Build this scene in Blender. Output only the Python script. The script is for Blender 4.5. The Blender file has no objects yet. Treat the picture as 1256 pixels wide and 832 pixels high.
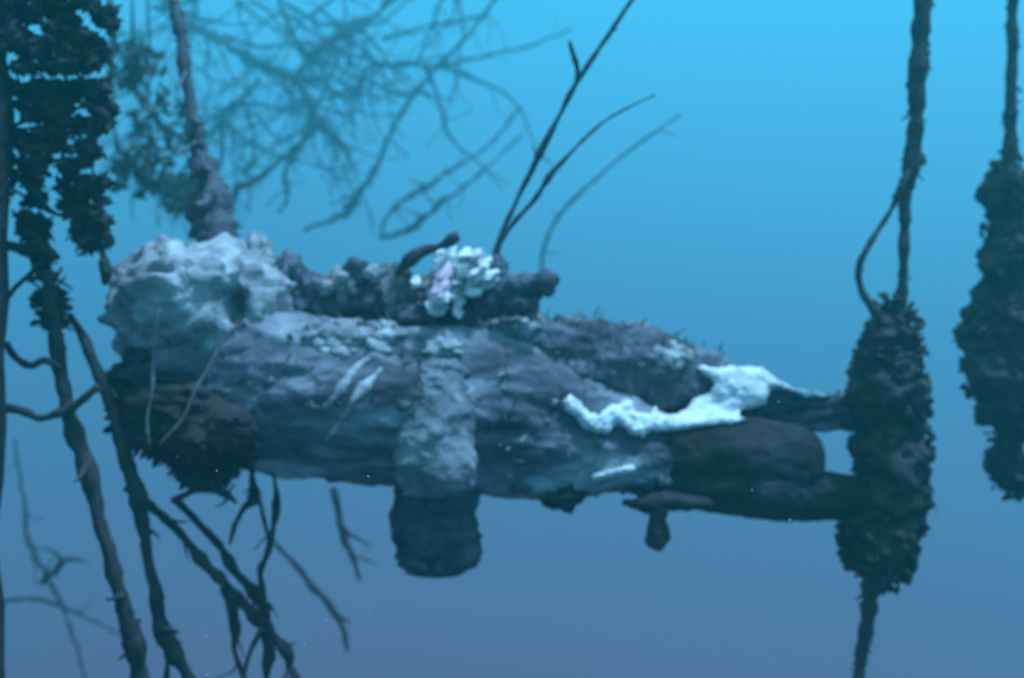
import bpy, bmesh, math, random
from mathutils import Vector, Matrix, noise
from mathutils.bvhtree import BVHTree

# ------------------------------------------------------------------ camera
sc = bpy.context.scene
C = sc.collection
LENS = 35.0
K = 36.0 / LENS / 1256.0            # metres per photo pixel at one metre
cam_d = bpy.data.cameras.new('camera')
cam = bpy.data.objects.new('camera', cam_d)
C.objects.link(cam)
cam.location = (0, 0, 0)
cam.rotation_euler = (math.pi / 2, 0, 0)
cam_d.lens = LENS
cam_d.sensor_width = 36.0
cam_d.clip_start = 0.05
cam_d.clip_end = 400
cam_d.dof.use_dof = True
cam_d.dof.focus_distance = 0.8
cam_d.dof.aperture_fstop = 5.0
sc.camera = cam

# ------------------------------------------------------------------ world: the open water's glow
SUN = Vector((0.32, -0.10, 0.92)).normalized()
world = bpy.data.worlds.new('World')
sc.world = world
world.use_nodes = True
nt = world.node_tree
bg = nt.nodes['Background']
tc = nt.nodes.new('ShaderNodeTexCoord')
sx = nt.nodes.new('ShaderNodeSeparateXYZ')
nt.links.new(tc.outputs['Generated'], sx.inputs[0])
mr = nt.nodes.new('ShaderNodeMapRange')
mr.inputs[1].default_value = -1
mr.inputs[2].default_value = 1
nt.links.new(sx.outputs['Z'], mr.inputs[0])
cr = nt.nodes.new('ShaderNodeValToRGB')
nt.links.new(mr.outputs[0], cr.inputs[0])
nt.links.new(cr.outputs[0], bg.inputs[0])
el = cr.color_ramp.elements
el[0].position = 0.0
el[0].color = (.012, .02, .05, 1)
el[1].position = 1.0
el[1].color = (.50, .85, 1.0, 1)
for p_, c_ in ((.34, (.13, .16, .36, 1)), (.5, (.06, .26, .52, 1)), (.66, (.05, .5, .85, 1))):
    q_ = el.new(p_)
    q_.color = c_
bg.inputs[1].default_value = 0.8

# ------------------------------------------------------------------ sun (filtered by the water) and exposure
sun_d = bpy.data.lights.new('sun', 'SUN')
sun_d.energy = 5.0
sun_d.angle = math.radians(6)
sun_d.color = (.30, .66, 1.0)
sun = bpy.data.objects.new('sun', sun_d)
C.objects.link(sun)
sun.rotation_euler = SUN.to_track_quat('Z', 'Y').to_euler()
sc.view_settings.view_transform = 'Standard'
sc.view_settings.look = 'None'
sc.view_settings.exposure = 0.64
sc.view_settings.gamma = 1.0
sc.cycles.volume_bounces = 0
sc.cycles.max_bounces = 6
sc.cycles.use_denoising = True

HAZE_DENSITY = 0.06
HAZE_COLOR = (.105, .84, .82, 1)

# ------------------------------------------------------------------ helpers
rnd = random.Random(7)


def P(px, py, d):
    """the point that stands d metres ahead where photo pixel (px, py) looks"""
    return Vector(((px - 628) * K * d, d, -(py - 416) * K * d))


def fbm(v, f, o=4):
    return noise.fractal(v * f, 0.9, 2.1, o, noise_basis='PERLIN_ORIGINAL')


def rv(s=1.0, r=rnd):
    while True:
        v = Vector((r.uniform(-1, 1), r.uniform(-1, 1), r.uniform(-1, 1)))
        if .05 < v.length < 1:
            return v * s


def tag(o, label, cat, group=None, kind=None):
    if label:
        o['label'] = label
    if cat:
        o['category'] = cat
    if group:
        o['group'] = group
    if kind:
        o['kind'] = kind
    return o


class MB:
    def __init__(s):
        s.v = []
        s.f = []

    def add(s, vs, fs):
        b = len(s.v)
        s.v.extend(vs)
        s.f.extend([tuple(i + b for i in f) for f in fs])

    def build(s, name, mat, parent=None, smooth=True):
        me = bpy.data.meshes.new(name)
        me.from_pydata([tuple(v) for v in s.v], [], s.f)
        if smooth:
            me.polygons.foreach_set('use_smooth', [True] * len(me.polygons))
        me.materials.append(mat)
        me.update()
        o = bpy.data.objects.new(name, me)
        C.objects.link(o)
        if parent:
            o.parent = parent
            o.matrix_parent_inverse = Matrix.Translation(parent.location).inverted()
        return o


def empty(name, loc):
    o = bpy.data.objects.new(name, None)
    C.objects.link(o)
    o.location = loc
    return o


def catmull(pts, n):
    """pts: list of tuples (any length) -> n samples per span"""
    out = []
    m = len(pts)
    for i in range(m - 1):
        p0 = pts[max(i - 1, 0)]
        p1 = pts[i]
        p2 = pts[i + 1]
        p3 = pts[min(i + 2, m - 1)]
        for k in range(n):
            t = k / n
            out.append(tuple(.5 * ((2 * b) + (-a + c) * t + (2 * a - 5 * b + 4 * c - d) * t * t
                                   + (-a + 3 * b - 3 * c + d) * t ** 3)
                             for a, b, c, d in zip(p0, p1, p2, p3)))
    out.append(tuple(pts[-1]))
    return out


def tube(mb, path, sides=9, step=6, wob=.25, knot=.25, seed=0.0, close=True):
    """path: (px, py, depth, width in px). A wobbling, knotted stem."""
    pts = catmull(path, step)
    ctr = [P(a, b, d) for a, b, d, w in pts]
    rad = [max(w, 1.0) * .5 * K * d for a, b, d, w in pts]
    lens = 0
    vs, fs = [], []
    n = len(ctr)
    for i, c in enumerate(ctr):
        r = rad[i]
        t = (ctr[min(i + 1, n - 1)] - ctr[max(i - 1, 0)]).normalized()
        a = t.cross(Vector((.3, 1, .2))).normalized()
        b = t.cross(a).normalized()
        if i:
            lens += (c - ctr[i - 1]).length
        s3 = Vector((lens * 14, seed * 3.1, seed))
        off = (a * noise.noise(s3) + b * noise.noise(s3 + Vector((9, 9, 9)))) * r * wob * 2.4
        kk = 1 + knot * (noise.noise(Vector((lens * 26, seed * 7.7, 2.0))) * 1.5 + .9 * max(0, noise.noise(Vector((lens * 70, seed * 3.7, 5.0)))) + .15)
        for k in range(sides):
            an = 2 * math.pi * k / sides
            dr = 1 + .22 * noise.noise(Vector((math.cos(an) * 1.3, math.sin(an) * 1.3, lens * 60 + seed)))
            vs.append(c + off + (a * math.cos(an) + b * math.sin(an)) * r * kk * dr)
    for i in range(n - 1):
        for k in range(sides):
            k2 = (k + 1) % sides
            fs.append((i * sides + k, i * sides + k2, (i + 1) * sides + k2, (i + 1) * sides + k))
    if close:
        fs.append(tuple(range(sides - 1, -1, -1)))
        fs.append(tuple((n - 1) * sides + k for k in range(sides)))
    mb.add(vs, fs)
    return ctr, rad


def ico(level):
    bm = bmesh.new()
    bmesh.ops.create_icosphere(bm, subdivisions=level, radius=1)
    v = [x.co.copy() for x in bm.verts]
    f = [tuple(q.index for q in x.verts) for x in bm.faces]
    bm.free()
    return v, f


ICO = {i: ico(i) for i in (1, 2, 3, 4, 5)}


def lump(mb, c, rx, ry, rz, lev=2, amp=.35, freq=1.6, seed=0.0, rot=None, fine=0.0):
    V, F = ICO[lev]
    s = Vector((seed * 1.7, seed * 2.3, seed))
    vs = []
    for v in V:
        r = 1 + amp * fbm(v + s, freq, 3)
        if fine:
            r += fine * noise.noise((v + s) * freq * 6) + fine * .5 * noise.noise((v + s) * freq * 15)
        p = Vector((v.x * rx * r, v.y * ry * r, v.z * rz * r))
        if rot:
            p = rot @ p
        vs.append(c + p)
    mb.add(vs, F)


def leaf(mb, p, d, L, w, r=rnd, curl=.5, seg=3):
    """a bent, thin frond of quads"""
    d = d.normalized()
    side = d.cross(rv(1, r)).normalized()
    bend = rv(1, r) * curl
    vs, fs = [], []
    q = p.copy()
    for i in range(seg + 1):
        t = i / seg
        ww = w * (.35 + 1.3 * t * (1 - t) * 2) * (.25 if i == seg else 1)
        vs.append(q - side * ww * .5)
        vs.append(q + side * ww * .5)
        d = (d + bend / seg).normalized()
        q = q + d * (L / seg)
    for i in range(seg):
        fs.append((2 * i, 2 * i + 1, 2 * i + 3, 2 * i + 2))
    mb.add(vs, fs)


def loft(rings):
    """rings: list of equally long vertex loops -> verts, faces, closed at both ends"""
    n = len(rings[0])
    vs = [v for r in rings for v in r]
    fs = []
    for i in range(len(rings) - 1):
        for k in range(n):
            k2 = (k + 1) % n
            fs.append((i * n + k, i * n + k2, (i + 1) * n + k2, (i + 1) * n + k))
    a = sum(rings[0], Vector()) / n
    b = sum(rings[-1], Vector()) / n
    vs += [a, b]
    ia, ib = len(vs) - 2, len(vs) - 1
    m = (len(rings) - 1) * n
    for k in range(n):
        k2 = (k + 1) % n
        fs.append((ia, k2, k))
        fs.append((ib, m + k, m + k2))
    return vs, fs


# ------------------------------------------------------------------ materials (all procedural)
def material(name, cols, scale=12, rough=.85, bump=.4, bscale=60, detail=6, stops=None, stretch=None):
    m = bpy.data.materials.new(name)
    m.use_nodes = True
    t = m.node_tree
    b = t.nodes['Principled BSDF']
    b.inputs['Roughness'].default_value = rough
    b.inputs['Specular IOR Level'].default_value = .15
    co = t.nodes.new('ShaderNodeTexCoord')
    n1 = t.nodes.new('ShaderNodeTexNoise')
    n1.inputs['Scale'].default_value = scale
    n1.inputs['Detail'].default_value = detail
    n1.inputs['Roughness'].default_value = .65
    n1.inputs['Distortion'].default_value = .6
    if stretch:
        mp = t.nodes.new('ShaderNodeMapping')
        mp.inputs['Scale'].default_value = stretch
        mp.inputs['Rotation'].default_value = (0, math.radians(14), 0)
        t.links.new(co.outputs['Object'], mp.inputs['Vector'])
        t.links.new(mp.outputs[0], n1.inputs['Vector'])
    else:
        t.links.new(co.outputs['Object'], n1.inputs['Vector'])
    r = t.nodes.new('ShaderNodeValToRGB')
    e = r.color_ramp.elements
    k = len(cols)
    stops = stops or [.32 + .36 * i / max(k - 1, 1) for i in range(k)]
    e[0].position = stops[0]
    e[0].color = cols[0] + (1,)
    e[1].position = stops[-1]
    e[1].color = cols[-1] + (1,)
    for i in range(1, k - 1):
        q = e.new(stops[i])
        q.color = cols[i] + (1,)
    t.links.new(n1.outputs['Fac'], r.inputs[0])
    t.links.new(r.outputs[0], b.inputs['Base Color'])
    if bump:
        n2 = t.nodes.new('ShaderNodeTexNoise')
        n2.inputs['Scale'].default_value = bscale
        n2.inputs['Detail'].default_value = 5
        t.links.new(co.outputs['Object'], n2.inputs['Vector'])
        bp = t.nodes.new('ShaderNodeBump')
        bp.inputs['Strength'].default_value = bump
        bp.inputs['Distance'].default_value = .01
        t.links.new(n2.outputs['Fac'], bp.inputs['Height'])
        t.links.new(bp.outputs[0], b.inputs['Normal'])
    return m


M = {
    'log': material('encrusted_wood', [(.026, .026, .032), (.095, .102, .122), (.24, .25, .275), (.54, .57, .58)], 6, bump=.45, bscale=45,
                    stops=[.32, .45, .55, .69], stretch=(.45, 1, 1.3)),  # blue cast of the water's veil is tinted into these wood colours
    'limb': material('dark_wood', [(.026, .027, .036), (.08, .085, .105), (.25, .27, .30)], 11, bump=.7, bscale=70, stops=[.3, .5, .72]),
    'crust': material('crust_growth', [(.04, .037, .037), (.12, .12, .12), (.36, .37, .37)], 9, bump=.5, bscale=120, stops=[.34, .5, .72]),
    'pale': material('pale_sponge', [(.10, .10, .11), (.28, .29, .30), (.50, .51, .50)], 14, bump=.6, bscale=90, stops=[.3, .48, .66]),
    'dark_shaded_end': material('shaded_dark_bark', [(.012, .011, .011), (.026, .025, .025), (.06, .06, .066)], 8, bump=.7, bscale=50, stops=[.34, .52, .72]),  # dark brown bark; shade on the log's right end is mixed into the colour
    'stub': material('slate_bark', [(.03, .031, .036), (.075, .08, .09), (.15, .16, .17)], 14, bump=.6, bscale=60),
    'collar': material('pale_bark', [(.05, .053, .062), (.14, .15, .165), (.29, .31, .32)], 10, bump=.5, bscale=50, stops=[.3, .48, .68]),
    'hazed_rope': material('haze_pale_rope', [(.07, .07, .08), (.16, .16, .18)], 40, bump=.9, bscale=160),  # lightened to blue-grey: the water's haze is put into the rope's colour
    'white': material('white_sponge', [(.45, .46, .46), (.74, .75, .74), (.84, .85, .84)], 45, bump=.6, bscale=120),
    'weed': material('dark_weed', [(.018, .017, .017), (.038, .035, .034), (.05, .046, .044), (.24, .24, .23)], 40, bump=.3, bscale=90, stops=[.35, .5, .64, .74]),
    'weed_mid': material('olive_weed', [(.03, .03, .03), (.09, .085, .08)], 20, bump=.3, bscale=90),
    'twig': material('dead_twig', [(.026, .024, .024), (.07, .062, .06)], 30, bump=.5, bscale=140),
    'twig_b': material('grey_twig', [(.03, .028, .04), (.07, .065, .08)], 30, bump=.5, bscale=140),
    'shell': material('mussel_shell', [(.014, .013, .013), (.030, .027, .026), (.06, .056, .054)], 18, rough=.6, bump=.3, bscale=160),
    'rope': material('fouled_rope', [(.03, .027, .03), (.085, .075, .075)], 40, bump=.9, bscale=160),
    'pink': material('pink_lobe', [(.52, .32, .40), (.66, .48, .55)], 30, bump=.3, bscale=120),
    'coral': material('pale_coral', [(.60, .62, .61), (.86, .86, .84)], 26, bump=.4, bscale=120),
    'stick': material('bare_stick', [(.16, .14, .135), (.30, .27, .26)], 40, bump=.4, bscale=160),
    'rock': material('dark_rock', [(.03, .027, .026), (.085, .08, .078)], 2.2, bump=.8, bscale=14),
    'sand': material('silt', [(.08, .075, .07), (.15, .14, .13)], .35, bump=.6, bscale=6),
    'pile': material('old_piling', [(.018, .017, .017), (.05, .046, .045)], 14, bump=.8, bscale=50),
}

# ------------------------------------------------------------------ the setting: seabed and rock under the brush
mb = MB()
NG = 70
for j in range(NG + 1):
    for i in range(NG + 1):
        x, y = -34.5 + 69 * i / NG, -34.5 + 69 * j / NG
        mb.v.append(Vector((x, y, -13 + .5 * fbm(Vector((x, y, 0)), .15, 4))))
for j in range(NG):
    for i in range(NG):
        a = j * (NG + 1) + i
        mb.f.append((a, a + 1, a + NG + 2, a + NG + 1))
tag(mb.build('seabed', M['sand']), None, None, kind='structure')

mb = MB()
rings = []
for j in range(90):
    t = j / 89
    z = -1.12 - 12.3 * t ** 1.3
    ring = []
    for k in range(80):
        an = 2 * math.pi * k / 80
        rx = .95 + 1.2 * t + .2 * math.cos(an)
        ry = .75 + 1.4 * t
        if j < 6:
            s = .35 + .65 * math.sin((j / 6) * math.pi / 2)
            rx *= s
            ry *= s
        c = Vector((-1.15 + rx * math.cos(an), 2.15 + ry * math.sin(an), z))
        dsp = .25 * fbm(c, 1.1, 5)
        c += Vector((math.cos(an), math.sin(an), 0)) * dsp
        c.z += (.10 * fbm(c + Vector((5, 0, 0)), 2.2, 4) if j < 12 else 0)
        ring.append(c)
    rings.append(ring)
mb.add(*loft(rings))
tag(mb.build('rock_outcrop', M['rock']), None, None, kind='structure')

# ------------------------------------------------------------------ the sunken log
LOGD0, LOGD1 = 1.92, 2.14


def log_depth(px):
    return LOGD0 + (LOGD1 - LOGD0) * (px - 150) / 900


def profile_solid(prof, nseg, nang, depth_fn, depth_ratio=1.0, amp=.02, freq=6, fine=.006, seed=0.0, vertical=False, inset=0.0, stretch=1.0):
    """A rounded solid from a silhouette. prof: (along, lo, hi) in photo pixels; runs along x, or down y if vertical."""
    pts = catmull(prof, nseg)
    rings = []
    s = Vector((seed * 3, seed, seed * 2))
    for a, lo, hi in pts:
        d = depth_fn(a)
        h = abs(hi - lo) * .5
        h -= min(inset, h * .4)
        mid = (lo + hi) * .5
        c = P(mid, a, d) if vertical else P(a, mid, d)
        r = h * K * d
        ring = []
        for k in range(nang):
            an = 2 * math.pi * k / nang
            if vertical:
                n = Vector((math.cos(an), math.sin(an) * depth_ratio, 0))
            else:
                n = Vector((0, -math.cos(an) * depth_ratio, math.sin(an)))
            p = c + n * r
            q = p + s
            if stretch != 1:
                q = Vector((q.x * stretch, q.y, q.z))
            dsp = amp * fbm(q, freq, 4) + fine * (fbm(q, freq * 5, 3) + .6 * abs(noise.noise(q * freq * 14)))
            dsp *= min(1, r / .03)
            ring.append(p + n.normalized() * dsp)
        rings.append(ring)
    return loft(rings)


log = empty('sunken_log', P(600, 520, 2.02))
tag(log, 'long thick encrusted log lying level across the middle of the picture', 'log')

solids = MB()                        # everything that growth can sit on
trunk_prof = [(158, 455, 478), (163, 425, 505), (175, 402, 532), (200, 388, 552), (240, 378, 566), (300, 372, 574),
              (360, 374, 582), (430, 380, 597), (500, 388, 604), (580, 402, 607), (650, 424, 610), (720, 452, 612), (790, 486, 613),
              (830, 510, 610), (870, 540, 606), (910, 562, 606), (950, 574, 618), (1000, 578, 629), (1050, 586, 632), (1085, 592, 634),
              (1100, 600, 626), (1104, 608, 618)]
mb = MB()
mb.add(*profile_solid(trunk_prof, 22, 170, log_depth, 1.0, .030, 6, .009, 1.0, inset=7, stretch=.42))
solids.add(mb.v, mb.f)
mb.build('trunk', M['log'], log)
limb_prof = [(548, 398, 420), (560, 386, 440), (600, 380, 462), (650, 380, 480), (690, 389, 495), (730, 386, 504), (780, 396, 512), (830, 415, 512),
             (880, 440, 512), (930, 460, 524), (980, 474, 530), (1030, 480, 532), (1080, 486, 532), (1092, 496, 522)]
mb = MB()
mb.add(*profile_solid(limb_prof, 20, 120, lambda a: log_depth(a) + .06, .9, .026, 8, .008, 5.0, inset=4, stretch=.5))
solids.add(mb.v, mb.f)
mb.build('upper_limb', M['limb'], log)
tip_prof = [(740, 566, 590), (790, 556, 606), (830, 550, 616), (870, 550, 624), (910, 556, 629), (960, 572, 632), (1010, 582, 634), (1060, 588, 636), (1090, 592, 636), (1098, 604, 622)]
mb = MB()
mb.add(*profile_solid(tip_prof, 14, 90, lambda a: log_depth(a) - .012, 1.0, .010, 9, .004, 17.0, inset=-4, stretch=.5))
solids.add(mb.v, mb.f)
tag(mb.build('log_tip', M['dark_shaded_end'], log), 'smooth dark tapering right tip of the log', None)
stump_prof = [(730, 540, 572), (760, 522, 590), (800, 508, 604), (850, 508, 611), (905, 512, 613), (940, 516, 612), (975, 522, 608), (998, 530, 596), (1007, 541, 584), (1010, 555, 570)]
mb = MB()
mb.add(*profile_solid(stump_prof, 12, 80, lambda a: log_depth(a) - .01, .9, .012, 8, .005, 9.0, stretch=.5))
solids.add(mb.v, mb.f)
tag(mb.build('broken_stump', M['dark_shaded_end'], log), 'short dark broken stump pointing right along the log', None)
stub_prof = [(560, 500, 570), (585, 488, 580), (610, 484, 584), (650, 482, 584), (675, 486, 583), (692, 494, 577), (703, 510, 562), (708, 528, 545)]
mb = MB()
mb.add(*profile_solid(stub_prof, 12, 80, lambda a: 1.99, .8, .014, 9, .009, 23.0, vertical=True))
tag(mb.build('branch_stub', M['stub'], log), 'stubby dark branch end hanging beneath the log', None)
bulge_prof = [(436, 526, 552), (446, 508, 566), (468, 494, 578), (500, 488, 584), (540, 486, 585), (575, 486, 584), (596, 488, 582), (606, 498, 572)]
mb = MB()
mb.add(*profile_solid(bulge_prof, 12, 80, lambda a: 1.918 - .055 * min(1, (a - 436) / 130), .75, .018, 10, .006, 19.0, vertical=True))
tag(mb.build('branch_collar', M['collar'], log), 'pale swollen collar on the log above the stub', None)

bvh = BVHTree.FromPolygons(solids.v, solids.f)


def hit(px, py):
    d = P(px, py, 1.0).normalized()
    loc, nrm, idx, dist = bvh.ray_cast(Vector((0, 0, 0)), d, 6)
    return loc, nrm


# a bracket growth, a bump and shaggy patches under the log
mb = MB()
br = empty('bracket_holder', P(815, 622, 2.0))
bpy.data.objects.remove(br)
mb = MB()
rings = []
for i in range(25):
    t = i / 24
    px = 762 + 112 * t
    h = 2 + 10 * math.sin(math.pi * min(1, t * 1.02)) ** .7
    dep = 2 + 18 * math.sin(math.pi * t) ** .6
    c = P(px, 619 - 4 * math.sin(math.pi * t), 1.99)
    rings.append([c + Vector((0, -math.cos(a) * dep * K * 2, math.sin(a) * h * K * 2 + .004 * noise.noise(Vector((t * 9, a, 0)))))
                  for a in [2 * math.pi * k / 24 for k in range(24)]])
mb.add(*loft(rings))
for k, v in enumerate(mb.v):
    v += Vector((.004, .006, .006)) * fbm(v, 30, 3) + Vector((0, 0, .008 * noise.noise(v * 14)))
bracket = mb.build('bracket_growth', M['pile'], log)
tag(bracket, 'flat dark leaf shaped bracket under the log', None)
mb = MB()
tube(mb, [(806, 622, 1.98, 26), (803, 640, 1.98, 18), (802, 655, 1.98, 22), (803, 670, 1.98, 20), (802, 674, 1.98, 8)], 12, 6, .1, .2, 3.3)
tube(mb, [(808, 632, 1.985, 10), (816, 648, 1.985, 9), (818, 660, 1.985, 10), (812, 668, 1.985, 8)], 9, 5, .1, .2, 4.3)
o = mb.build('stem', M['pile'], bracket)
mb = MB()
lump(mb, P(690, 606, 1.99), .044, .05, .030, 4, .4, 1.8, 3.0, fine=.05)
mb.build('underside_bump', M['weed'], log)

W = [(690, 494), (698, 483), (711, 492), (720, 505), (733, 509), (750, 496), (759, 496), (768, 488), (776, 494), (778, 505), (796, 507),
     (804, 498), (811, 509), (826, 509), (843, 501), (852, 488), (869, 483), (878, 470), (867, 462), (854, 452), (861, 448), (878, 452),
     (900, 449), (934, 451), (952, 464), (973, 476), (995, 481), (1017, 485), (1008, 488), (978, 481), (956, 477), (943, 479), (941, 494),
     (926, 501), (895, 505), (917, 514), (904, 520), (882, 520), (852, 525), (826, 529), (796, 529), (789, 537), (774, 533), (765, 525),
     (755, 518), (746, 533), (731, 531), (716, 527), (705, 511), (694, 505)]


def edge_dist(x, y, poly):
    best = 1e9
    inside = False
    n = len(poly)
    for i in range(n):
        ax, ay = poly[i]
        bx, by = poly[(i + 1) % n]
        if (ay > y) != (by > y) and x < (bx - ax) * (y - ay) / (by - ay) + ax:
            inside = not inside
        dx, dy = bx - ax, by - ay
        t = max(0, min(1, ((x - ax) * dx + (y - ay) * dy) / (dx * dx + dy * dy)))
        best = min(best, math.hypot(x - ax - t * dx, y - ay - t * dy))
    return best if inside else -best


def on_white(p):
    x = p.x / (K * p.y) + 628
    return x > 815 and p.z < P(0, 500, p.y).z or edge_dist(x, 416 - p.z / (K * p.y), W) > -7


# fine crust over the log: too small to pick apart
mb = MB()
r2 = random.Random(21)
tot = len(solids.f)
n_l = 0
while n_l < 380:
    f = solids.f[r2.randrange(tot)]
    p = sum((solids.v[i] for i in f), Vector()) / len(f)
    a, b_, c_ = solids.v[f[0]], solids.v[f[1]], solids.v[f[2]]
    nn = (b_ - a).cross(c_ - a)
    if nn.length == 0:
        continue
    nn.normalize()
    pr = P(0, 0, 1)
    if (p.normalized()).dot(nn) > 0:
        nn = -nn if p.y < 1.95 else nn
    if (fbm(p + Vector((3, 1, 7)), 8, 2) < -.05 and r2.random() < .8) or on_white(p):
        continue
    s = .003 + .015 * r2.random() ** 2.2
    lump(mb, p + nn * s * .05, s * r2.uniform(.7, 1.7), s, s * r2.uniform(.5, 1.1), 2, .9, 1.8, r2.uniform(0, 99), rv(1, r2).to_track_quat('Z', 'Y').to_matrix())
    n_l += 1
tag(mb.build('crust_nodules', M['crust'], log), None, None, kind='stuff')
mb = MB()
n_l = 0
while n_l < 800:
    f = solids.f[r2.randrange(tot)]
    p = sum((solids.v[i] for i in f), Vector()) / len(f)
    if fbm(p + Vector((9, 4, 2)), 6, 2) < .02 or on_white(p):
        continue
    px_c = p.x / (K * p.y) + 628
    cz = 0
    up = Vector((0, -.3, 1)) if r2.random() < .5 else Vector((0, -1, -.2))
    leaf(mb, p, up + rv(.8, r2), r2.uniform(.012, .04), r2.uniform(.003, .008), r2, .8)
    n_l += 1
tag(mb.build('algae_fringe', M['crust'], log), None, None, kind='stuff')

# ------------------------------------------------------------------ white sponge on the log: a thick sheet with a torn outline
def sheet(name, poly, mat, thick, label, cat, step=2.5, group=None):
    x0, x1 = min(p[0] for p in poly) - step, max(p[0] for p in poly) + step
    y0, y1 = min(p[1] for p in poly) - step, max(p[1] for p in poly) + step
    nx, ny = int((x1 - x0) / step) + 1, int((y1 - y0) / step) + 1
    dep, ed, pos = {}, {}, {}
    for j in range(ny):
        for i in range(nx):
            x, y = x0 + i * step, y0 + j * step
            ed[i, j] = edge_dist(x, y, poly) + 2.6 * noise.noise(Vector((x * .22, y * .22, 0))) + 1.5 * noise.noise(Vector((x * .5, y * .5, 3)))
            pos[i, j] = (x, y)
            if -step * .95 < ed[i, j] <= 0:
                gx = edge_dist(x + .5, y, poly) - edge_dist(x - .5, y, poly)
                gy = edge_dist(x, y + .5, poly) - edge_dist(x, y - .5, poly)
                gl = math.hypot(gx, gy) or 1
                pos[i, j] = (x - gx / gl * ed[i, j], y - gy / gl * ed[i, j])
            if ed[i, j] > -step * .95:
                h, n = hit(*pos[i, j])
                dep[i, j] = h.y if h else None
    known = [v for v in dep.values() if v]
    avg = sum(known) / len(known)
    for k in dep:
        if not dep[k]:
            near = [dep[k[0] + a, k[1] + b] for a in range(-4, 5) for b in range(-4, 5) if dep.get((k[0] + a, k[1] + b))]
            dep[k] = sum(near) / len(near) if near else avg
    mn = {}
    for (i, j) in dep:
        mn[i, j] = min(dep[i + a, j + b] for a in (-2, -1, 0, 1, 2) for b in (-2, -1, 0, 1, 2) if (i + a, j + b) in dep)
    dep = mn
    for _ in range(40):
        nd = {}
        for (i, j), v in dep.items():
            q = [dep[i + a, j + b] for a, b in ((1, 0), (-1, 0), (0, 1), (0, -1)) if (i + a, j + b) in dep]
            nd[i, j] = (v + sum(q)) / (1 + len(q))
        dep = nd
    m = MB()
    idx = {}
    for (i, j), d in dep.items():
        x, y = pos[i, j]
        b = thick * min(1, math.sqrt(max(ed[i, j], 0) / 7)) * (1 + .45 * noise.noise(Vector((x * .09, y * .09, 5))) + .5 * noise.noise(Vector((x * .3, y * .3, 9))))
        idx[i, j] = (len(m.v), len(m.v) + 1)
        m.v.append(P(x, y, d - .010 - b))
        m.v.append(P(x, y, d + .03))
    for (i, j) in dep:
        q = [(i, j), (i + 1, j), (i + 1, j + 1), (i, j + 1)]
        if all(k in idx for k in q):
            m.f.append(tuple(idx[k][0] for k in reversed(q)))
            m.f.append(tuple(idx[k][1] for k in q))
            for e in range(4):
                a, b2 = q[e], q[(e + 1) % 4]
                o1 = {0: (0, -1), 1: (1, 0), 2: (0, 1), 3: (-1, 0)}[e]
                nb = [(k[0] + o1[0], k[1] + o1[1]) for k in (a, b2)]
                if not all(k in idx for k in nb):
                    m.f.append((idx[a][0], idx[b2][0], idx[b2][1], idx[a][1]))
    o = m.build(name, mat)
    tag(o, label, cat, group)
    return o


sheet('white_sponge', W, M['white'], .013, 'bright white jagged sponge crust zigzagging along the right half of the log', 'sponge')
sheet('pale_sponge_strip', [(723, 586), (728, 580), (745, 577), (760, 573), (776, 571), (781, 575), (775, 581), (755, 583), (738, 588), (727, 590)],
      M['white'], .012, 'short thin pale strip on the log below the white zigzag', 'sponge', 2)
def crust_patch(name, x, y, rx, ry, n, lab, seed, size=(.006, .014)):
    """a ragged colony of small pale buttons on the log, thinning out at its rim"""
    r = random.Random(seed)
    m = MB()
    for _ in range(n):
        a, q = r.uniform(0, 6.283), r.random() ** .7
        q *= 1 + .5 * noise.noise(Vector((math.cos(a) * 1.5, math.sin(a) * 1.5, seed)))
        h, nn = hit(x + rx * q * math.cos(a), y + ry * q * math.sin(a))
        if not h:
            continue
        z = (.004 + .014 * r.random() ** 2) * (1.15 - .5 * q)
        lump(m, h - nn * z * .1, z * r.uniform(1, 2), z * r.uniform(.8, 1.3), z * .8, 2, .9, 1.7, r.uniform(0, 99), (nn + rv(.5, r)).to_track_quat('Z', 'Y').to_matrix())
    return tag(m.build(name, M['pale']), lab, 'sponge', 'pale patches on the log')


for i, (x, y, rx, ry, n, lab) in enumerate([
        (430, 412, 60, 20, 150, 'long pale patch on the upper log left of the ruffled coral'),
        (640, 402, 34, 11, 60, 'faint pale patch on the log under the dark finger sponge'),
        (822, 438, 26, 11, 60, 'pale patch on the upper limb up and left of the white zigzag')]):
    crust_patch('pale_patch', x, y, rx, ry, n, lab, 200 + i)

mb = MB()
h_, n_ = hit(541, 430)
lump(mb, h_, .034, .020, .018, 4, .9, 1.9, 12.0, fine=.12)
tag(mb.build('pale_patch', M['pale']), 'small pale lump on the log directly below the pale ruffled coral', 'sponge', 'pale patches on the log')

# pale ropy strands lying slantwise on the log
for i, (pts, lab) in enumerate([
        ([(452, 440), (430, 462), (408, 488), (388, 520)], 'upper left of three pale strands slanting down the log'),
        ([(468, 452), (448, 475), (432, 492), (418, 520)], 'middle one of three pale strands slanting down the log'),
        ([(430, 500), (420, 515), (408, 530), (398, 540)], 'lowest and shortest of three pale strands slanting down the log')]):
    path = []
    for x, y in pts:
        h, n = hit(x, y)
        path.append((x, y, h.y + .001, (5, 12, 9, 4)[len(path)] - i))
    mb = MB()
    tube(mb, path, 10, 10, .5, .7, 20 + i)
    tag(mb.build('sponge_strand', M['pale']), lab, 'sponge', 'pale strands on the log')

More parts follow.
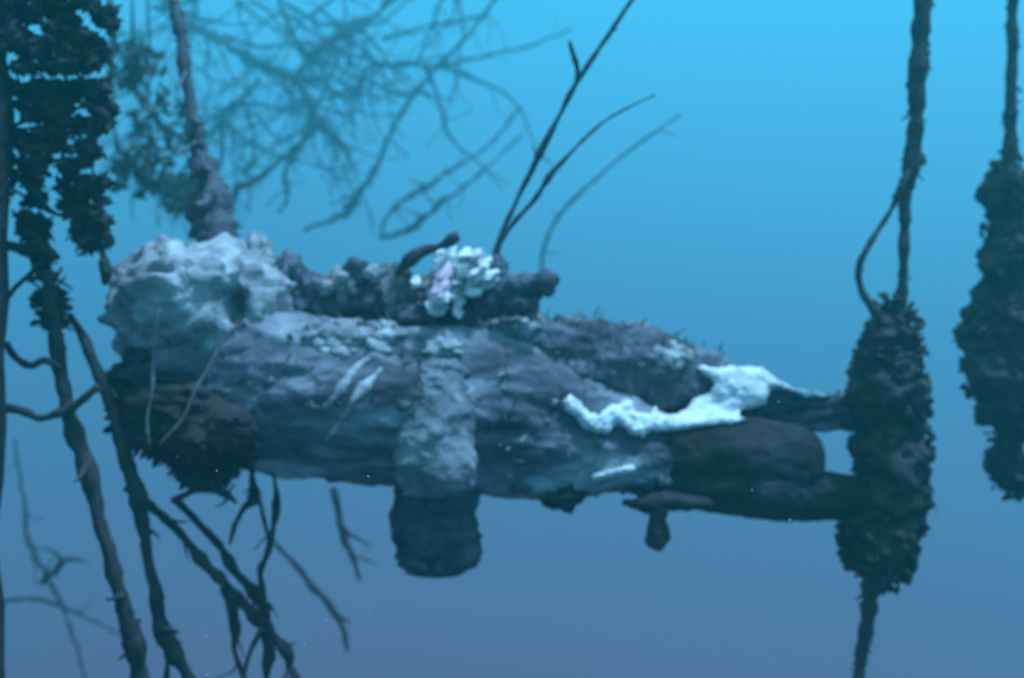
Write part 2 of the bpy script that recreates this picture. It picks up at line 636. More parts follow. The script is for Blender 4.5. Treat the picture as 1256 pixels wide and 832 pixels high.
# ------------------------------------------------------------------ pale folded sponge mound at the log's left end
mb = MB()
V, F = ICO[5]
V2 = []
cav = P(281, 374, 1.80)
cc = P(243, 378, 1.93)
for v in V:
    q = v * 1.0
    qq = q + Vector((4, 2, 8)) + .35 * Vector((noise.noise(q * 1.7), noise.noise(q * 1.7 + Vector((5, 5, 5))), 0))
    fold = .20 * fbm(qq, 1.4, 3) - .26 * (.5 - abs(noise.noise(Vector((qq.x * 4.2, qq.y * 2.2, qq.z * 2.2))))) ** 3 * 4 \
        + .13 * abs(noise.noise(qq * 5.3)) + .05 * fbm(q, 9, 3) + .035 * noise.noise(q * 26)
    r = .98 + fold
    p = cc + Vector((v.x * .168 * r, v.y * .15 * r, v.z * .130 * r))
    if v.x > .2 and v.z > 0:
        p.z += .02 * v.x
    V2.append(p)
for k, p in enumerate(V2):
    if p.y < cc.y:
        ax = (p.x - P(281, 374, p.y).x) / .016
        az = (p.z - P(281, 374, p.y).z) / .034
        g = math.exp(-(ax * ax + az * az) * .7)
        p.y += .10 * g
mb.add(V2, F)
tag(mb.build('sponge_mound', M['pale']), 'big pale folded sponge mound with a small dark hole on the log end', 'sponge')
mb = MB()
for i in range(16):
    a = rnd.uniform(0, 1)
    x, y = 150 + 190 * a, 420 - 110 * math.sin(min(1, a * 1.15) * math.pi * .62) + rnd.uniform(-10, 40)
    lump(mb, P(x, y, 1.86 + rnd.uniform(-.06, .1)), *[rnd.uniform(.012, .03) for _ in range(3)], 3, .5, 2, i, fine=.06)
mb = None

# pale ears and knobs standing on the mound and the crest
crest = [
    (318, 318, 15, 30, 'pale', 'tall pale knob on the mound right of the thick rope'),
    (352, 352, 20, 38, 'limb', 'dark knob coral first in the crest right of the sponge mound'),
    (385, 366, 24, 30, 'limb', 'dark knob coral second in the crest right of the sponge mound'),
    (412, 362, 22, 30, 'crust', 'grey knob coral third in the crest right of the sponge mound'),
    (445, 358, 28, 32, 'limb', 'dark knob coral fourth in the crest right of the sponge mound'),
    (480, 360, 26, 32, 'crust', 'grey knob coral last in the crest, touching the ruffled coral'),
    (510, 382, 28, 22, 'limb', 'low dark knob coral under the ruffled coral'),
]
for i, (x, y, rx, ry, m_, lab) in enumerate(crest):
    mb = MB()
    d = 2.0
    px = K * d
    lump(mb, P(x, y, d), rx * px, rx * px * 1.1, ry * px, 4, .55, 1.7, 31 + i * 3.3, fine=.07)
    for k in range(5):
        an = rnd.uniform(0, 6.28)
        s = rnd.uniform(.25, .5)
        lump(mb, P(x + rx * .8 * math.cos(an), y + 4 - ry * .8 * abs(math.sin(an)), d - rnd.uniform(-.02, .03)),
             rx * px * s, rx * px * s, ry * px * s, 3, .5, 1.8, 90 + i * 7 + k, fine=.08)
    tag(mb.build('knob_coral', M[m_]), lab, 'coral', 'knob corals along the log')
for i, (x, y, s, lab) in enumerate([(398, 353, 10, 'small pale tuft between the knob corals nearest the mound'),
                                    (420, 340, 7, 'tiny pale tuft on the third knob coral'),
                                    (458, 336, 11, 'small pale tuft on the crest left of the ruffled coral'),
                                    (345, 350, 9, 'small pale tuft where the mound meets the crest')]):
    mb = MB()
    lump(mb, P(x, y, 1.955), s * K * 2, s * K * 2 * .8, s * K * 2 * .9, 3, .55, 2.0, 50 + i, fine=.1)
    tag(mb.build('pale_tuft', M['pale']), lab, 'sponge', 'pale tufts on the crest')

# ------------------------------------------------------------------ ruffled pale coral with one pink lobe
rc = empty('ruffled_coral', P(550, 380, 1.99))
tag(rc, 'pale ruffled coral with a pink middle on top of the log', 'coral')
r3 = random.Random(5)


def lobe(b2, t2, w2, d0, seed, mat, lab=None):
    m = MB()
    p0, p1 = P(b2[0], b2[1], d0), P(t2[0], t2[1], d0 + .05)
    ax = p1 - p0
    rot = ax.to_track_quat('Z', 'Y').to_matrix()
    for k in range(4):
        u = (k + .5) / 4
        c = p0 + ax * u + rv(.006, r3)
        z = w2 * K * 2 * (.55 + .5 * math.sin(math.pi * (u * .8 + .15)))
        lump(m, c, z * r3.uniform(.7, 1.2), z * r3.uniform(.4, .7), ax.length * r3.uniform(.2, .36), 3, .75, 1.8, seed + k * 3.1, rot, .1)
    o = m.build('lobe', mat, rc)
    if lab:
        tag(o, lab, None)


for i in range(34):
    while True:
        u, v = r3.uniform(-1, 1), r3.uniform(-1, 1)
        if u * u + v * v < 1:
            break
    x, y = 553 + 50 * u, 344 + 36 * v - 8 * u
    an = math.radians(r3.gauss(62, 26) - 25 * u)
    L = r3.uniform(12, 30)
    dx, dy = math.cos(an) * L * .5, math.sin(an) * L * .5
    lobe((x - dx, y + dy), (x + dx, y - dy), r3.uniform(3.5, 8), 1.97 - .05 * r3.random() - .02 * v, i * 2.7, M['coral'])
lobe((538, 358), (548, 330), 8, 1.89, 77.0, M['pink'], 'pink lobe in the middle of the pale coral')
mb = MB()
lump(mb, P(553, 370, 2.05), .07, .05, .060, 4, .5, 2, 8, fine=.06)
mb.build('coral_base', M['crust'], rc)

mb = MB()
tube(mb, [(486, 338, 1.97, 8), (503, 322, 1.96, 11), (520, 308, 1.96, 10), (540, 300, 1.96, 8), (555, 293, 1.96, 10), (563, 290, 1.96, 7)], 9, 6, .3, .5, 71)
tag(mb.build('bent_twig', M['twig_b']), 'short dark twig arching over the pale ruffled coral', 'twig')

mb = MB()
tube(mb, [(584, 384, 2.0, 20), (604, 370, 2.0, 36), (628, 356, 1.99, 34), (650, 350, 1.98, 24), (668, 346, 1.97, 30), (680, 344, 1.97, 26), (686, 345, 1.97, 8)],
     22, 9, .15, .3, 81)
tube(mb, [(606, 375, 2.0, 24), (612, 350, 2.0, 20), (610, 325, 2.0, 22), (612, 312, 2.0, 8)], 18, 8, .2, .3, 82)
tube(mb, [(620, 378, 1.98, 22), (640, 374, 1.97, 18), (655, 372, 1.97, 8)], 14, 6, .2, .3, 83)
for k in range(14):
    lump(mb, P(rnd.uniform(590, 660), rnd.uniform(345, 385), 1.98 + rnd.uniform(-.02, .03)), *[rnd.uniform(.008, .018) for _ in range(3)], 2, .5, 2, k)
tag(mb.build('finger_sponge', M['limb']), 'dark finger sponge pointing right beside the pale ruffled coral', 'sponge')

# ------------------------------------------------------------------ shaggy weed hanging below the log's left end
def weed_clump(name, prof, d, mat, label, n_leaf=500, leafL=(.02, .06), down=0.0, seed=0, parent=None, cat='seaweed', vertical=True, ratio=.7,
               amp=.03, group=None, leafw=.3):
    core = MB()
    core.add(*profile_solid(prof, 8, 46, lambda a: d, ratio, amp, 11, .012, seed, vertical=vertical))
    r = random.Random(seed)
    nv = len(core.v)
    ctr = sum(core.v, Vector()) / nv
    extra = MB()
    for _ in range(n_leaf):
        p = core.v[r.randrange(nv)]
        out = Vector((p.x - ctr.x, p.y - ctr.y, .4 * (p.z - ctr.z)))
        if out.length < 1e-4:
            continue
        out.normalize()
        L = r.uniform(*leafL)
        leaf(extra, p - out * .005, out + rv(.9, r) + Vector((0, 0, down)), L, L * leafw, r, .7)
    core.add(extra.v, extra.f)
    o = core.build(name, mat, parent)
    if label:
        tag(o, label, cat, group)
    return o


weed_clump('hanging_weed', [(455, 158, 240), (480, 150, 300), (510, 150, 345), (535, 160, 335), (552, 185, 320), (570, 215, 300), (585, 235, 280), (597, 248, 262)],
           1.87, M['weed'], 'shaggy dark weed hanging under the left end of the log', 800, (.010, .026), -.6, 3, leafw=.5, amp=.045)
mb = MB()
tube(mb, [(290, 398, 1.74, 2), (270, 424, 1.735, 3), (256, 452, 1.73, 4), (236, 486, 1.73, 4), (222, 515, 1.735, 3), (196, 545, 1.74, 2)], 8, 8, .5, .3, 5)
tag(mb.build('pale_stick', M['stick']), 'thin pale stick slanting across the dark end of the log', 'stick')
mb = MB()
tube(mb, [(196, 378, 1.76, 2), (189, 420, 1.75, 4), (187, 470, 1.75, 4), (180, 510, 1.75, 3), (183, 545, 1.75, 2)], 8, 8, .5, .3, 6)
tag(mb.build('pale_stick', M['crust']), 'thin upright grey stick in front of the log end', 'stick')

# ------------------------------------------------------------------ the lines that hang from above
def stem(name, mat, path, label, cat='twig', group=None, sides=9, step=7, wob=.3, knot=.35, seed=0.0, parent=None, shoots=0, shoot=(20, 60), fuzz=0):
    m = MB()
    ctr, rad = tube(m, path, sides, step, wob, knot, seed)
    r = random.Random(int(seed * 10) + 5)
    for _ in range(fuzz):
        k = r.randrange(len(ctr))
        v = rv(1, r).normalized()
        L = rad[k] * r.uniform(.6, 1.6)
        if r.random() < .4:
            lump(m, ctr[k] + v * rad[k] * .9, L * .5, L * .4, L * .6, 1, .7, 2, r.uniform(0, 99))
        else:
            leaf(m, ctr[k] + v * rad[k] * .9, v + Vector((0, 0, -.7)), L, L * .3, r, .8)
    pts = catmull(path, 6)
    for _ in range(shoots):
        k = r.randrange(1, len(pts) - 1)
        x, y, d, w = pts[k]
        a0 = math.atan2(pts[k + 1][1] - pts[k - 1][1], pts[k + 1][0] - pts[k - 1][0]) + r.choice((-1, 1)) * r.uniform(.4, 1.2)
        L = r.uniform(*shoot)
        sp = []
        dz = r.uniform(-.12, .12) * d
        n = 5
        for q in range(n):
            u = q / (n - 1)
            sp.append((x, y, d + dz * u, max(w * .5 * (1 - u * .75), 1.2)))
            a0 += r.uniform(-.45, .45)
            x += math.cos(a0) * L / n
            y += math.sin(a0) * L / n
        tube(m, sp, 6, 4, .4, .5, seed + _ * 1.3)
    o = m.build(name, mat, parent)
    if label:
        tag(o, label, cat, group)
    return o


def shells(mb, prof, d, n, ratio, r, size=(.010, .020)):
    pts = catmull(prof, 6)
    for _ in range(n):
        y, lo, hi = pts[r.randrange(len(pts))]
        an = r.uniform(0, 2 * math.pi)
        h = (hi - lo) * .5 * K * d
        c = P((lo + hi) / 2, y, d) + Vector((math.cos(an) * h * .9, math.sin(an) * h * ratio, r.uniform(-.028, .028)))
        s = r.uniform(*size)
        rot = rv(1, r).to_track_quat('Z', 'Y').to_matrix()
        lump(mb, c, s * .6, s * .45, s, 2, .4, 1.3, r.uniform(0, 50), rot)


def mussel_line(label, rope_paths, clumps, d, seed):
    base = clumps[-1][-1]
    root = empty('mussel_line', P((base[1] + base[2]) / 2, base[0], d))
    tag(root, label, 'mooring line', 'fouled lines hanging at the right')
    for i, (nm, path) in enumerate(rope_paths):
        stem(nm, M['rope'], path, None, sides=11, step=9, wob=.12, knot=.3, seed=seed + i * 3.0, parent=root, fuzz=90)
    r = random.Random(seed)
    for i, prof in enumerate(clumps):
        m = MB()
        m.add(*profile_solid(prof, 8, 60, lambda a: d, .85, .040, 11, .010, seed + i, vertical=True, inset=6))
        nv = len(m.v)
        ctr = sum(m.v, Vector()) / nv
        ex = MB()
        for _ in range(10):
            p = m.v[r.randrange(nv)]
            o = Vector((p.x - ctr.x, p.y - ctr.y, 0))
            if o.length > 1e-4:
                L = r.uniform(.008, .022)
                leaf(ex, p, o.normalized() + rv(.8, r) + Vector((0, 0, -.8)), L, L * .35, r, .7)
        shells(ex, prof, d, 110, .8, r, (.006, .017))
        m.add(ex.v, ex.f)
        m.build('growth_clump', M['shell'], root)
    return root


mussel_line('dark overgrown line looped above its clump at the right end of the log', [
    ('rope', [(1134, -380, 2.1, 20), (1132, -100, 2.1, 21), (1131, 20, 2.1, 19), (1126, 90, 2.1, 21), (1123, 150, 2.1, 18), (1117, 205, 2.1, 20), (1112, 235, 2.1, 13),
              (1109, 290, 2.1, 12), (1107, 340, 2.1, 12), (1104, 390, 2.1, 14)]),
    ('loop_strand', [(1118, 205, 2.09, 7), (1106, 228, 2.08, 10), (1090, 262, 2.08, 6), (1066, 300, 2.07, 7), (1054, 328, 2.07, 8), (1055, 352, 2.08, 7), (1064, 370, 2.08, 10), (1085, 396, 2.09, 12)]),
    ('tail_rope', [(1078, 700, 2.1, 30), (1070, 725, 2.1, 22), (1063, 770, 2.1, 15), (1056, 810, 2.1, 14), (1050, 860, 2.1, 13), (1046, 1000, 2.1, 12)]),
], [
    [(376, 1078, 1112), (384, 1070, 1122), (405, 1064, 1132), (430, 1047, 1138), (460, 1043, 1140), (488, 1050, 1139), (508, 1062, 1130)],
    [(498, 1066, 1128), (515, 1056, 1142), (545, 1052, 1146), (580, 1052, 1145), (610, 1048, 1142), (632, 1045, 1132), (645, 1058, 1118)],
    [(618, 1052, 1128), (640, 1026, 1134), (662, 1024, 1130), (680, 1030, 1125), (697, 1042, 1118), (710, 1058, 1100), (717, 1066, 1086)],
], 2.12, 4)

mussel_line('overgrown dark line half cut off at the right edge of the picture', [
    ('rope', [(1244, -380, 2.3, 12), (1243, -60, 2.3, 14), (1242, 60, 2.3, 13), (1240, 150, 2.3, 14), (1239, 225, 2.3, 18)]),
], [
    [(203, 1228, 1250), (215, 1214, 1262), (250, 1206, 1270), (310, 1202, 1275), (350, 1196, 1278), (385, 1186, 1280), (400, 1190, 1276)],
    [(375, 1192, 1276), (400, 1181, 1280), (435, 1178, 1282), (470, 1184, 1280), (500, 1198, 1276), (522, 1208, 1270)],
    [(505, 1210, 1270), (540, 1216, 1272), (560, 1212, 1270), (582, 1214, 1268), (596, 1226, 1258), (601, 1234, 1250)],
], 2.35, 14)

stem('thick_rope', M['hazed_rope'], [(196, -420, 2.12, 12), (208, -80, 2.12, 13), (216, 10, 2.11, 14), (226, 70, 2.10, 13), (234, 130, 2.09, 14), (243, 185, 2.08, 20), (252, 225, 2.07, 32),
     (258, 260, 2.06, 40), (265, 288, 2.05, 42), (268, 312, 2.05, 36)], 'dark frayed rope thickening down onto the pale sponge mound', 'rope', None, 14, 9, .2, .35, 41, fuzz=260, shoots=5, shoot=(15, 40))

# ------------------------------------------------------------------ twigs standing on the log
tw = empty('forked_twig', P(610, 312, 2.0))
tag(tw, 'long thin forked twig rising from the log to the top edge', 'twig')
stem('main_stem', M['twig_b'], [(606, 322, 2.0, 9.4), (614, 292, 2.0, 7.2), (632, 250, 2.0, 5.8), (650, 212, 2.0, 6.5), (664, 184, 2.0, 8.6), (686, 142, 2.0, 5.8), (706, 104, 2.0, 6.5), (730, 66, 2.0, 5.8),
     (752, 34, 2.0, 5.0), (778, -4, 2.0, 4.3), (800, -40, 2.0, 3.6)], None, seed=3.1, parent=tw, wob=.2, shoots=2, shoot=(10, 22))
stem('side_twig', M['twig_b'], [(707, 102, 2.0, 5.8), (706, 84, 1.99, 6.5), (700, 58, 1.98, 5.0), (699, 50, 1.98, 2.2)], None, seed=4.7, parent=tw)
stem('side_twig', M['twig_b'], [(612, 300, 2.0, 5.0), (632, 272, 1.99, 5.0), (655, 245, 1.98, 5.8), (676, 214, 1.98, 6.5), (694, 194, 1.98, 4.3), (722, 166, 1.97, 3.4), (752, 142, 1.97, 2.8), (804, 116, 1.97, 1.6)], None, seed=5.2, parent=tw, wob=.2)
stem('faint_twig', M['twig_b'], [(662, 352, 5.5, 4), (668, 300, 5.5, 4), (688, 262, 5.5, 4), (722, 228, 5.5, 3.5), (776, 182, 5.5, 3), (836, 140, 5.5, 2)],
     'faint thin twig right of the long forked twig', 'twig', seed=6.6, shoots=3, shoot=(15, 40))

# ------------------------------------------------------------------ faded branches in the water behind
fb = empty('faded_branch', P(216, 10, 8.0))
tag(fb, 'large faded forked branch far behind in the upper left water', 'branch')
D = 11.0
for i, p in enumerate([
        [(120, -120, 13), (215, 14, 14), (262, 44, 13), (310, 74, 15), (352, 92, 16), (400, 100, 10)],
        [(335, -60, 8), (345, 5, 9), (360, 45, 10), (372, 62, 12), (398, 84, 7)],
        [(520, -60, 10), (478, 2, 12), (440, 32, 18), (415, 42, 14), (380, 78, 9), (352, 96, 10)],
        [(320, 98, 7), (292, 125, 7), (272, 148, 9), (254, 166, 8), (246, 182, 4)],
        [(364, 94, 8), (374, 118, 11), (390, 146, 15), (408, 168, 9), (432, 190, 4)],
        [(445, 52, 8), (452, 68, 9), (470, 78, 6), (530, 80, 5), (590, 70, 5), (650, 56, 4), (700, 36, 3)],
        [(400, 108, 5), (424, 120, 7), (442, 108, 5), (450, 90, 4)],
        [(470, 48, 6), (540, 30, 5), (600, 18, 4)]]):
    stem('limb', M['twig_b'], [(x, y, D + .5 * math.sin(i * 2.0 + x * .01), w * .75) for x, y, w in p], None, seed=60 + i, parent=fb, wob=.6, knot=.7, shoots=7, shoot=(25, 90))
r4 = random.Random(77)
starts = [(215, 20), (262, 44), (310, 74), (352, 92), (372, 62), (415, 42), (440, 32), (292, 125), (272, 148), (390, 146), (374, 118), (470, 78), (530, 80), (345, 5),
          (300, 0), (410, -10), (560, -10), (250, -10), (150, 40), (180, 100), (165, 160), (230, 150), (200, 60), (190, 10)]
for i in range(84):
    x, y = starts[i % len(starts)]
    x += r4.uniform(-12, 12)
    a0 = r4.uniform(.1, 2.9)
    L = r4.uniform(70, 220)
    d = D + r4.uniform(-4, 1.5)
    w = r4.uniform(2.2, 5)
    p = []
    for q in range(8):
        u = q / 7
        p.append((x, y, d, max(1.3, w * (1 - .75 * u))))
        a0 += r4.uniform(-.4, .4)
        x += math.cos(a0) * L / 7
        y += math.sin(a0) * L / 7
        if y > 285:
            break
    stem('twig', M['twig_b'], p, None, seed=400 + i, parent=fb, wob=.6, knot=.6, sides=6, step=5, shoots=3, shoot=(15, 60))
for i, (p, d, lab) in enumerate([
        ([(640, -50, 4), (585, 30, 4), (524, 98, 4), (495, 135, 5), (478, 165, 5), (462, 205, 6), (440, 238, 9), (428, 256, 12), (412, 268, 6), (372, 282, 4)], 9.0, 'faded knotty twig curving down left above the log'),
        ([(640, 130, 2), (600, 178, 3), (548, 212, 4), (520, 232, 6), (494, 246, 6), (478, 262, 4), (466, 284, 3)], 8.5, 'upper of two short faded twigs left of the forked twig'),
        ([(640, 165, 2), (598, 205, 3), (558, 238, 4), (538, 250, 6), (515, 272, 7), (494, 286, 6), (466, 292, 4)], 7.5, 'lower of two short faded twigs left of the forked twig'),
        ([(420, 60, 2), (385, 140, 3), (362, 190, 4), (348, 214, 5), (352, 240, 4), (342, 262, 3)], 7.0, 'small faded twig floating between rope and knotty twig'),
        ([(395, 150, 2), (352, 190, 4), (322, 216, 6), (306, 226, 9), (290, 236, 6), (280, 262, 4)], 6.0, 'short faded twig right beside the thick rope'),
        ([(300, 130, 4), (312, 165, 3), (310, 200, 4), (300, 215, 5)], 7.2, 'thin faded upright twig right of the thick rope')]):
    stem('faded_twig', M['twig_b'], [(x, y, d, w) for x, y, w in p], lab, 'twig', 'faded twigs behind the log', seed=80 + i, wob=.6, knot=.6, shoots=5, shoot=(15, 60))

# mottled bush between the piling and the rope
for i, (x, y, s, d, lab) in enumerate([
        (165, 80, 36, 3.6, 'upper mottled weed bush behind and left of the thick rope'),
        (195, 150, 40, 4.0, 'middle mottled weed bush behind and left of the thick rope'),
        (170, 205, 36, 3.4, 'lower mottled weed bush behind and left of the thick rope'),
        (215, 235, 28, 4.2, 'small faint weed tuft touching the thick rope near its foot')]):
    mb = MB()
    r = random.Random(300 + i)
    c = P(x, y, d)
    rad = s * K * d
    tube(mb, [(x - 40, -330, d, 3), (x - 34, -40, d, 3), (x - 30, y - s * 1.3, d, 4), (x - 20, y - s * .5, d, 6), (x, y, d, 6), (x + s * .5, y + s, d, 4)], 7, 5, .5, .5, i + 7)
    for k in range(70):
        v = rv(1, r)
        q = c + v * rad
        if fbm(q, 6, 2) < -.1:
            continue
        L = r.uniform(.02, .05)
        for _ in range(6):
            leaf(mb, q, rv(1, r) + Vector((.3, 0, -.4)), L, L * .4, r, .8)
    tag(mb.build('weed_bush', M['weed_mid']), lab, 'seaweed', 'mottled weed bushes at upper left')

# ------------------------------------------------------------------ left edge: piling with dark weed masses
mb = MB()
rings = []
for j in range(160):
    t = j / 159
    z = 3.2 - 16.6 * t ** 1.0
    ring = []
    for k in range(28):
        a = 2 * math.pi * k / 28
        c = Vector((-.925 + .075 * math.cos(a), 1.66 + .075 * math.sin(a), z))
        n = Vector((math.cos(a), math.sin(a), 0))
        ring.append(c + n * (.018 * fbm(c, 7, 4)) + Vector((.018 * noise.noise(Vector((z * 1.5, 0, 0))), 0, 0)))
    rings.append(ring)
mb.add(*loft(rings))
tag(mb.build('piling', M['pile']), 'dark wooden piling standing along the left edge', 'piling')

masses = [
    ([(-60, 10, 90), (-20, -10, 128), (20, -10, 140), (45, 0, 138), (66, -5, 132), (80, 10, 120)], 'topmost dark weed mass in the upper left corner'),
    ([(106, 5, 128), (116, -5, 136), (140, 0, 138), (165, -5, 128), (185, 5, 120), (204, 25, 95)], 'second dark weed mass from the top left corner'),
    ([(196, 90, 118), (210, 78, 130), (235, 76, 134), (258, 80, 128), (275, 92, 132), (295, 96, 130), (304, 108, 122)], 'hanging dark weed tuft left of the mottled bushes'),
    ([(196, 0, 30), (215, -8, 46), (240, 16, 50), (268, 24, 58), (290, 30, 60), (306, 40, 54)], 'narrow dark weed tuft close to the piling'),
    ([(312, 52, 60), (330, 44, 70), (355, 42, 78), (378, 46, 82), (396, 56, 76)], 'dark leaf shaped weed clump at the top of the long bare stem'),
]
for i, (prof, lab) in enumerate(masses):
    r = random.Random(500 + i)
    m = MB()
    pts = catmull(prof, 8)
    d = 1.70 + .03 * i
    area = sum(h - l for _, l, h in pts) / len(pts) * (prof[-1][0] - prof[0][0])
    cnt = int(area / 19)
    for k in range(cnt):
        y, lo, hi = pts[r.randrange(len(pts))]
        y += r.uniform(-5, 5)
        x = lo + (hi - lo) * r.random()
        if noise.noise(Vector((x * .035, y * .05, i + 3.0))) < -.08:
            continue
        c = P(x, y, d + r.uniform(-.06, .06))
        z = r.uniform(.004, .012)
        rot = rv(1, r).to_track_quat('Z', 'Y').to_matrix()
        lump(m, c, z, z * .7, z * 1.3, 2, .9, 1.8, r.uniform(0, 99), rot)
        for _ in range(5):
            L = r.uniform(.007, .022)
            leaf(m, c + rv(z, r), rv(1, r) + Vector((0, 0, -.5)), L, L * r.uniform(.2, .6), r, .9)
    for k in range(7):
        y, lo, hi = pts[r.randrange(len(pts))]
        y2, lo2, hi2 = pts[r.randrange(len(pts))]
        tube(m, [(lo - 8, y, d, 4), ((lo + hi) / 2, (y + y2) / 2 + r.uniform(-8, 8), d, 4), (hi2 + r.uniform(-10, 12), y2, d, 2.5)], 6, 6, .6, .5, k + i * 9.0)
    tag(m.build('weed_mass', M['weed']), lab, 'seaweed', 'dark weed masses at upper left')
for i, (p, lab) in enumerate([
        ([(122, 296, 12), (128, 318, 12), (130, 336, 10), (128, 350, 5)], 'small dark hanging tip below the weed tuft'),
        ([(10, 205, 7), (40, 232, 8), (62, 258, 7), (92, 266, 6), (128, 262, 5)], 'thin twig crossing right between the weed tufts'),
        ([(4, 300, 14), (30, 306, 12), (52, 302, 10), (72, 318, 6)], 'short twig running out from the piling above the long stem'),
        ([(8, 420, 7), (20, 438, 6), (38, 448, 9), (56, 442, 7), (74, 452, 6)], 'wavy thin twig between piling and long stem'),
        ([(6, 372, 6), (22, 352, 5), (40, 336, 6), (54, 318, 5)], 'thin slanting twig beside the leaf shaped weed clump'),
        ([(8, 500, 9), (28, 504, 8), (50, 514, 9), (74, 504, 11), (96, 492, 10), (122, 476, 7)], 'sagging cross twig joining the two long stems to the piling')]):
    stem('cross_twig', M['twig'], [(x, y, 1.72, w) for x, y, w in p], lab, 'twig', 'small twigs at the left edge', seed=110 + i, wob=.35, knot=.5)

# the long bare stems
stem('bare_stem', M['twig'], [(56, 330, 1.74, 12.0), (64, 390, 1.74, 17.2), (74, 450, 1.74, 15.5), (84, 508, 1.74, 17.2), (102, 560, 1.74, 21.5), (118, 620, 1.74, 18.1), (134, 680, 1.74, 16.3),
     (150, 740, 1.75, 18.9), (162, 780, 1.76, 22.4), (172, 835, 1.78, 20.6), (182, 900, 1.82, 22.4), (195, 980, 1.9, 24.1)], 'long thick bare stem leaning from upper left down to the bottom edge', 'stem', 'long bare stems', 11, 8, .2, .3, 131, shoots=4, shoot=(12, 34), fuzz=20)
stem('bare_stem', M['twig'], [(86, 388, 1.80, 7.7), (106, 425, 1.80, 12.0), (126, 470, 1.80, 12.9), (146, 530, 1.80, 14.6), (160, 585, 1.81, 15.5), (170, 612, 1.81, 19.8), (178, 660, 1.82, 12.9),
     (188, 720, 1.83, 13.8), (200, 772, 1.84, 18.9), (214, 800, 1.85, 17.2), (236, 845, 1.87, 12.9), (262, 960, 1.95, 13.8)], 'thinner bare stem just right of the thick leaning stem', 'stem', 'long bare stems', 11, 8, .2, .3, 141, shoots=4, shoot=(12, 34), fuzz=20)

# the dead brush below the log's left end
bush = empty('dead_brush', P(335, 900, 1.95))
tag(bush, 'tangled dark dead brush under the left end of the log', 'brush')
for i, p in enumerate([
        [(168, 606, 12), (196, 630, 15), (222, 656, 13), (250, 690, 16), (276, 716, 17), (300, 742, 18), (322, 766, 16)],
        [(214, 612, 12), (238, 636, 14), (268, 668, 14), (292, 704, 15), (314, 732, 18), (330, 752, 16)],
        [(280, 566, 9), (262, 584, 9), (240, 602, 10), (212, 616, 11)],
        [(256, 588, 14), (268, 600, 14), (282, 610, 11), (290, 618, 5)],
        [(311, 566, 10), (309, 590, 10), (311, 610, 18), (300, 624, 10), (288, 648, 9), (282, 668, 6)],
        [(334, 568, 8), (338, 600, 8), (338, 628, 12), (334, 650, 8), (330, 668, 15), (326, 684, 9), (318, 702, 13), (322, 726, 12), (324, 752, 20), (322, 768, 26),
         (330, 800, 15), (326, 840, 15), (330, 980, 18)],
        [(318, 612, 6), (324, 640, 6), (330, 664, 9)],
        [(324, 760, 16), (338, 782, 10), (352, 804, 20), (354, 820, 14), (366, 850, 11), (360, 980, 12)],
        [(274, 720, 12), (284, 752, 14), (290, 776, 16), (288, 800, 8), (304, 850, 8), (320, 980, 12)],
        [(205, 786, 10), (206, 812, 9), (200, 850, 9)],
        [(322, 770, 9), (306, 800, 7), (296, 850, 7)]]):
    stem('branch', M['twig'], [(x, y, 1.90 + .05 * math.sin(i * 1.7), w * .72) for x, y, w in p], None, seed=150 + i, parent=bush, wob=.3, knot=.45, shoots=2, shoot=(15, 45))

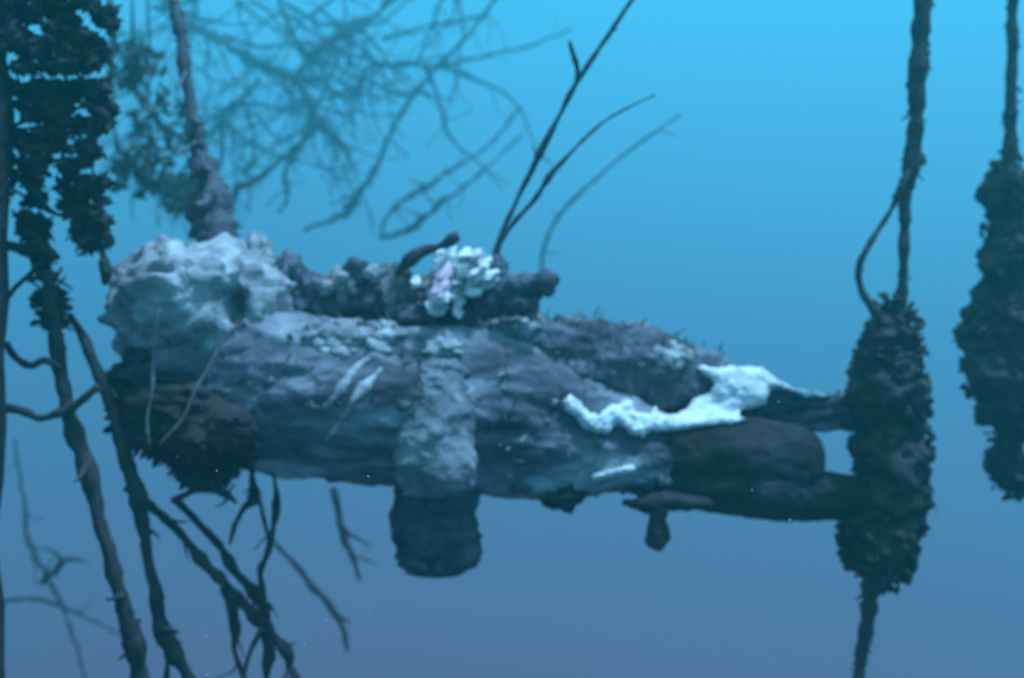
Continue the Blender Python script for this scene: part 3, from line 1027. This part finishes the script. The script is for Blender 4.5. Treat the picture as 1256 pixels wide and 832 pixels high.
stem('drooping_twig', M['twig_b'], [(318, 600, 3.4, 3), (326, 645, 3.4, 4), (342, 672, 3.4, 5), (362, 692, 3.4, 7), (380, 714, 3.4, 8), (404, 742, 3.4, 8), (420, 768, 3.4, 7), (426, 800, 3.4, 4)],
     'faint drooping twig right of the dead brush', 'twig', 'faint twigs below the log', seed=171, shoots=3)
stem('drooping_twig', M['twig_b'], [(408, 598, 3.2, 9), (416, 628, 3.2, 8), (420, 660, 3.2, 9), (432, 682, 3.2, 7), (441, 712, 3.2, 4)],
     'faint twig hanging from the log left of the stub', 'twig', 'faint twigs below the log', seed=172, shoots=3)
for i, (p, d, lab) in enumerate([
        ([(-60, 770, 4), (-10, 744, 5), (36, 734, 5), (70, 742, 5), (104, 756, 4), (142, 776, 3), (170, 800, 2)], 6.0, 'faint arching twig in the lower left corner'),
        ([(52, 716, 7), (64, 704, 11), (74, 692, 10), (80, 686, 4)], 4.0, 'small faint leaf shaped twig above the lower left corner'),
        ([(18, 540, 3), (30, 620, 4), (34, 660, 5), (48, 690, 4), (60, 712, 4), (90, 780, 4), (120, 900, 4)], 5.0, 'faint thin twig hanging next to the piling')]):
    stem('faded_twig', M['twig_b'], [(x, y, d, w) for x, y, w in p], lab, 'twig', 'faded twigs at lower left', seed=180 + i, wob=.5, knot=.6, shoots=4, shoot=(20, 60))

# ------------------------------------------------------------------ specks adrift in the water
mb = MB()
r5 = random.Random(9)
for k in range(1500):
    d = r5.uniform(.9, 7)
    c = P(r5.uniform(-150, 1400), r5.uniform(-150, 980), d)
    z = r5.uniform(.0004, .0011)
    vs = [c + rv(z, r5) * 1.6 for _ in range(4)]
    mb.add(vs, [(0, 1, 2), (0, 2, 3), (0, 3, 1), (1, 3, 2)])
tag(mb.build('drifting_specks', M['coral'], smooth=False), 'tiny pale specks drifting in the open blue water', 'specks', kind='stuff')

# ------------------------------------------------------------------ the water between: haze
m = bpy.data.materials.new('water_haze')
m.use_nodes = True
t = m.node_tree
t.nodes.remove(t.nodes['Principled BSDF'])
pv = t.nodes.new('ShaderNodeVolumePrincipled')
t.links.new(pv.outputs[0], t.nodes['Material Output'].inputs['Volume'])
pv.inputs['Color'].default_value = HAZE_COLOR
pv.inputs['Density'].default_value = HAZE_DENSITY
pv.inputs['Absorption Color'].default_value = (.35, .0, .45, 1)
pv.inputs['Anisotropy'].default_value = .42
mb = MB()
x0, x1, z0, z1 = -35, 35, -14.5, 5.2
mb.v = [Vector((x, y, z)) for z in (z0, z1) for y in (x0, x1) for x in (x0, x1)]
mb.f = [(0, 2, 3, 1), (4, 5, 7, 6), (0, 1, 5, 4), (2, 6, 7, 3), (0, 4, 6, 2), (1, 3, 7, 5)]
tag(mb.build('haze', m, smooth=False), None, None, kind='stuff')
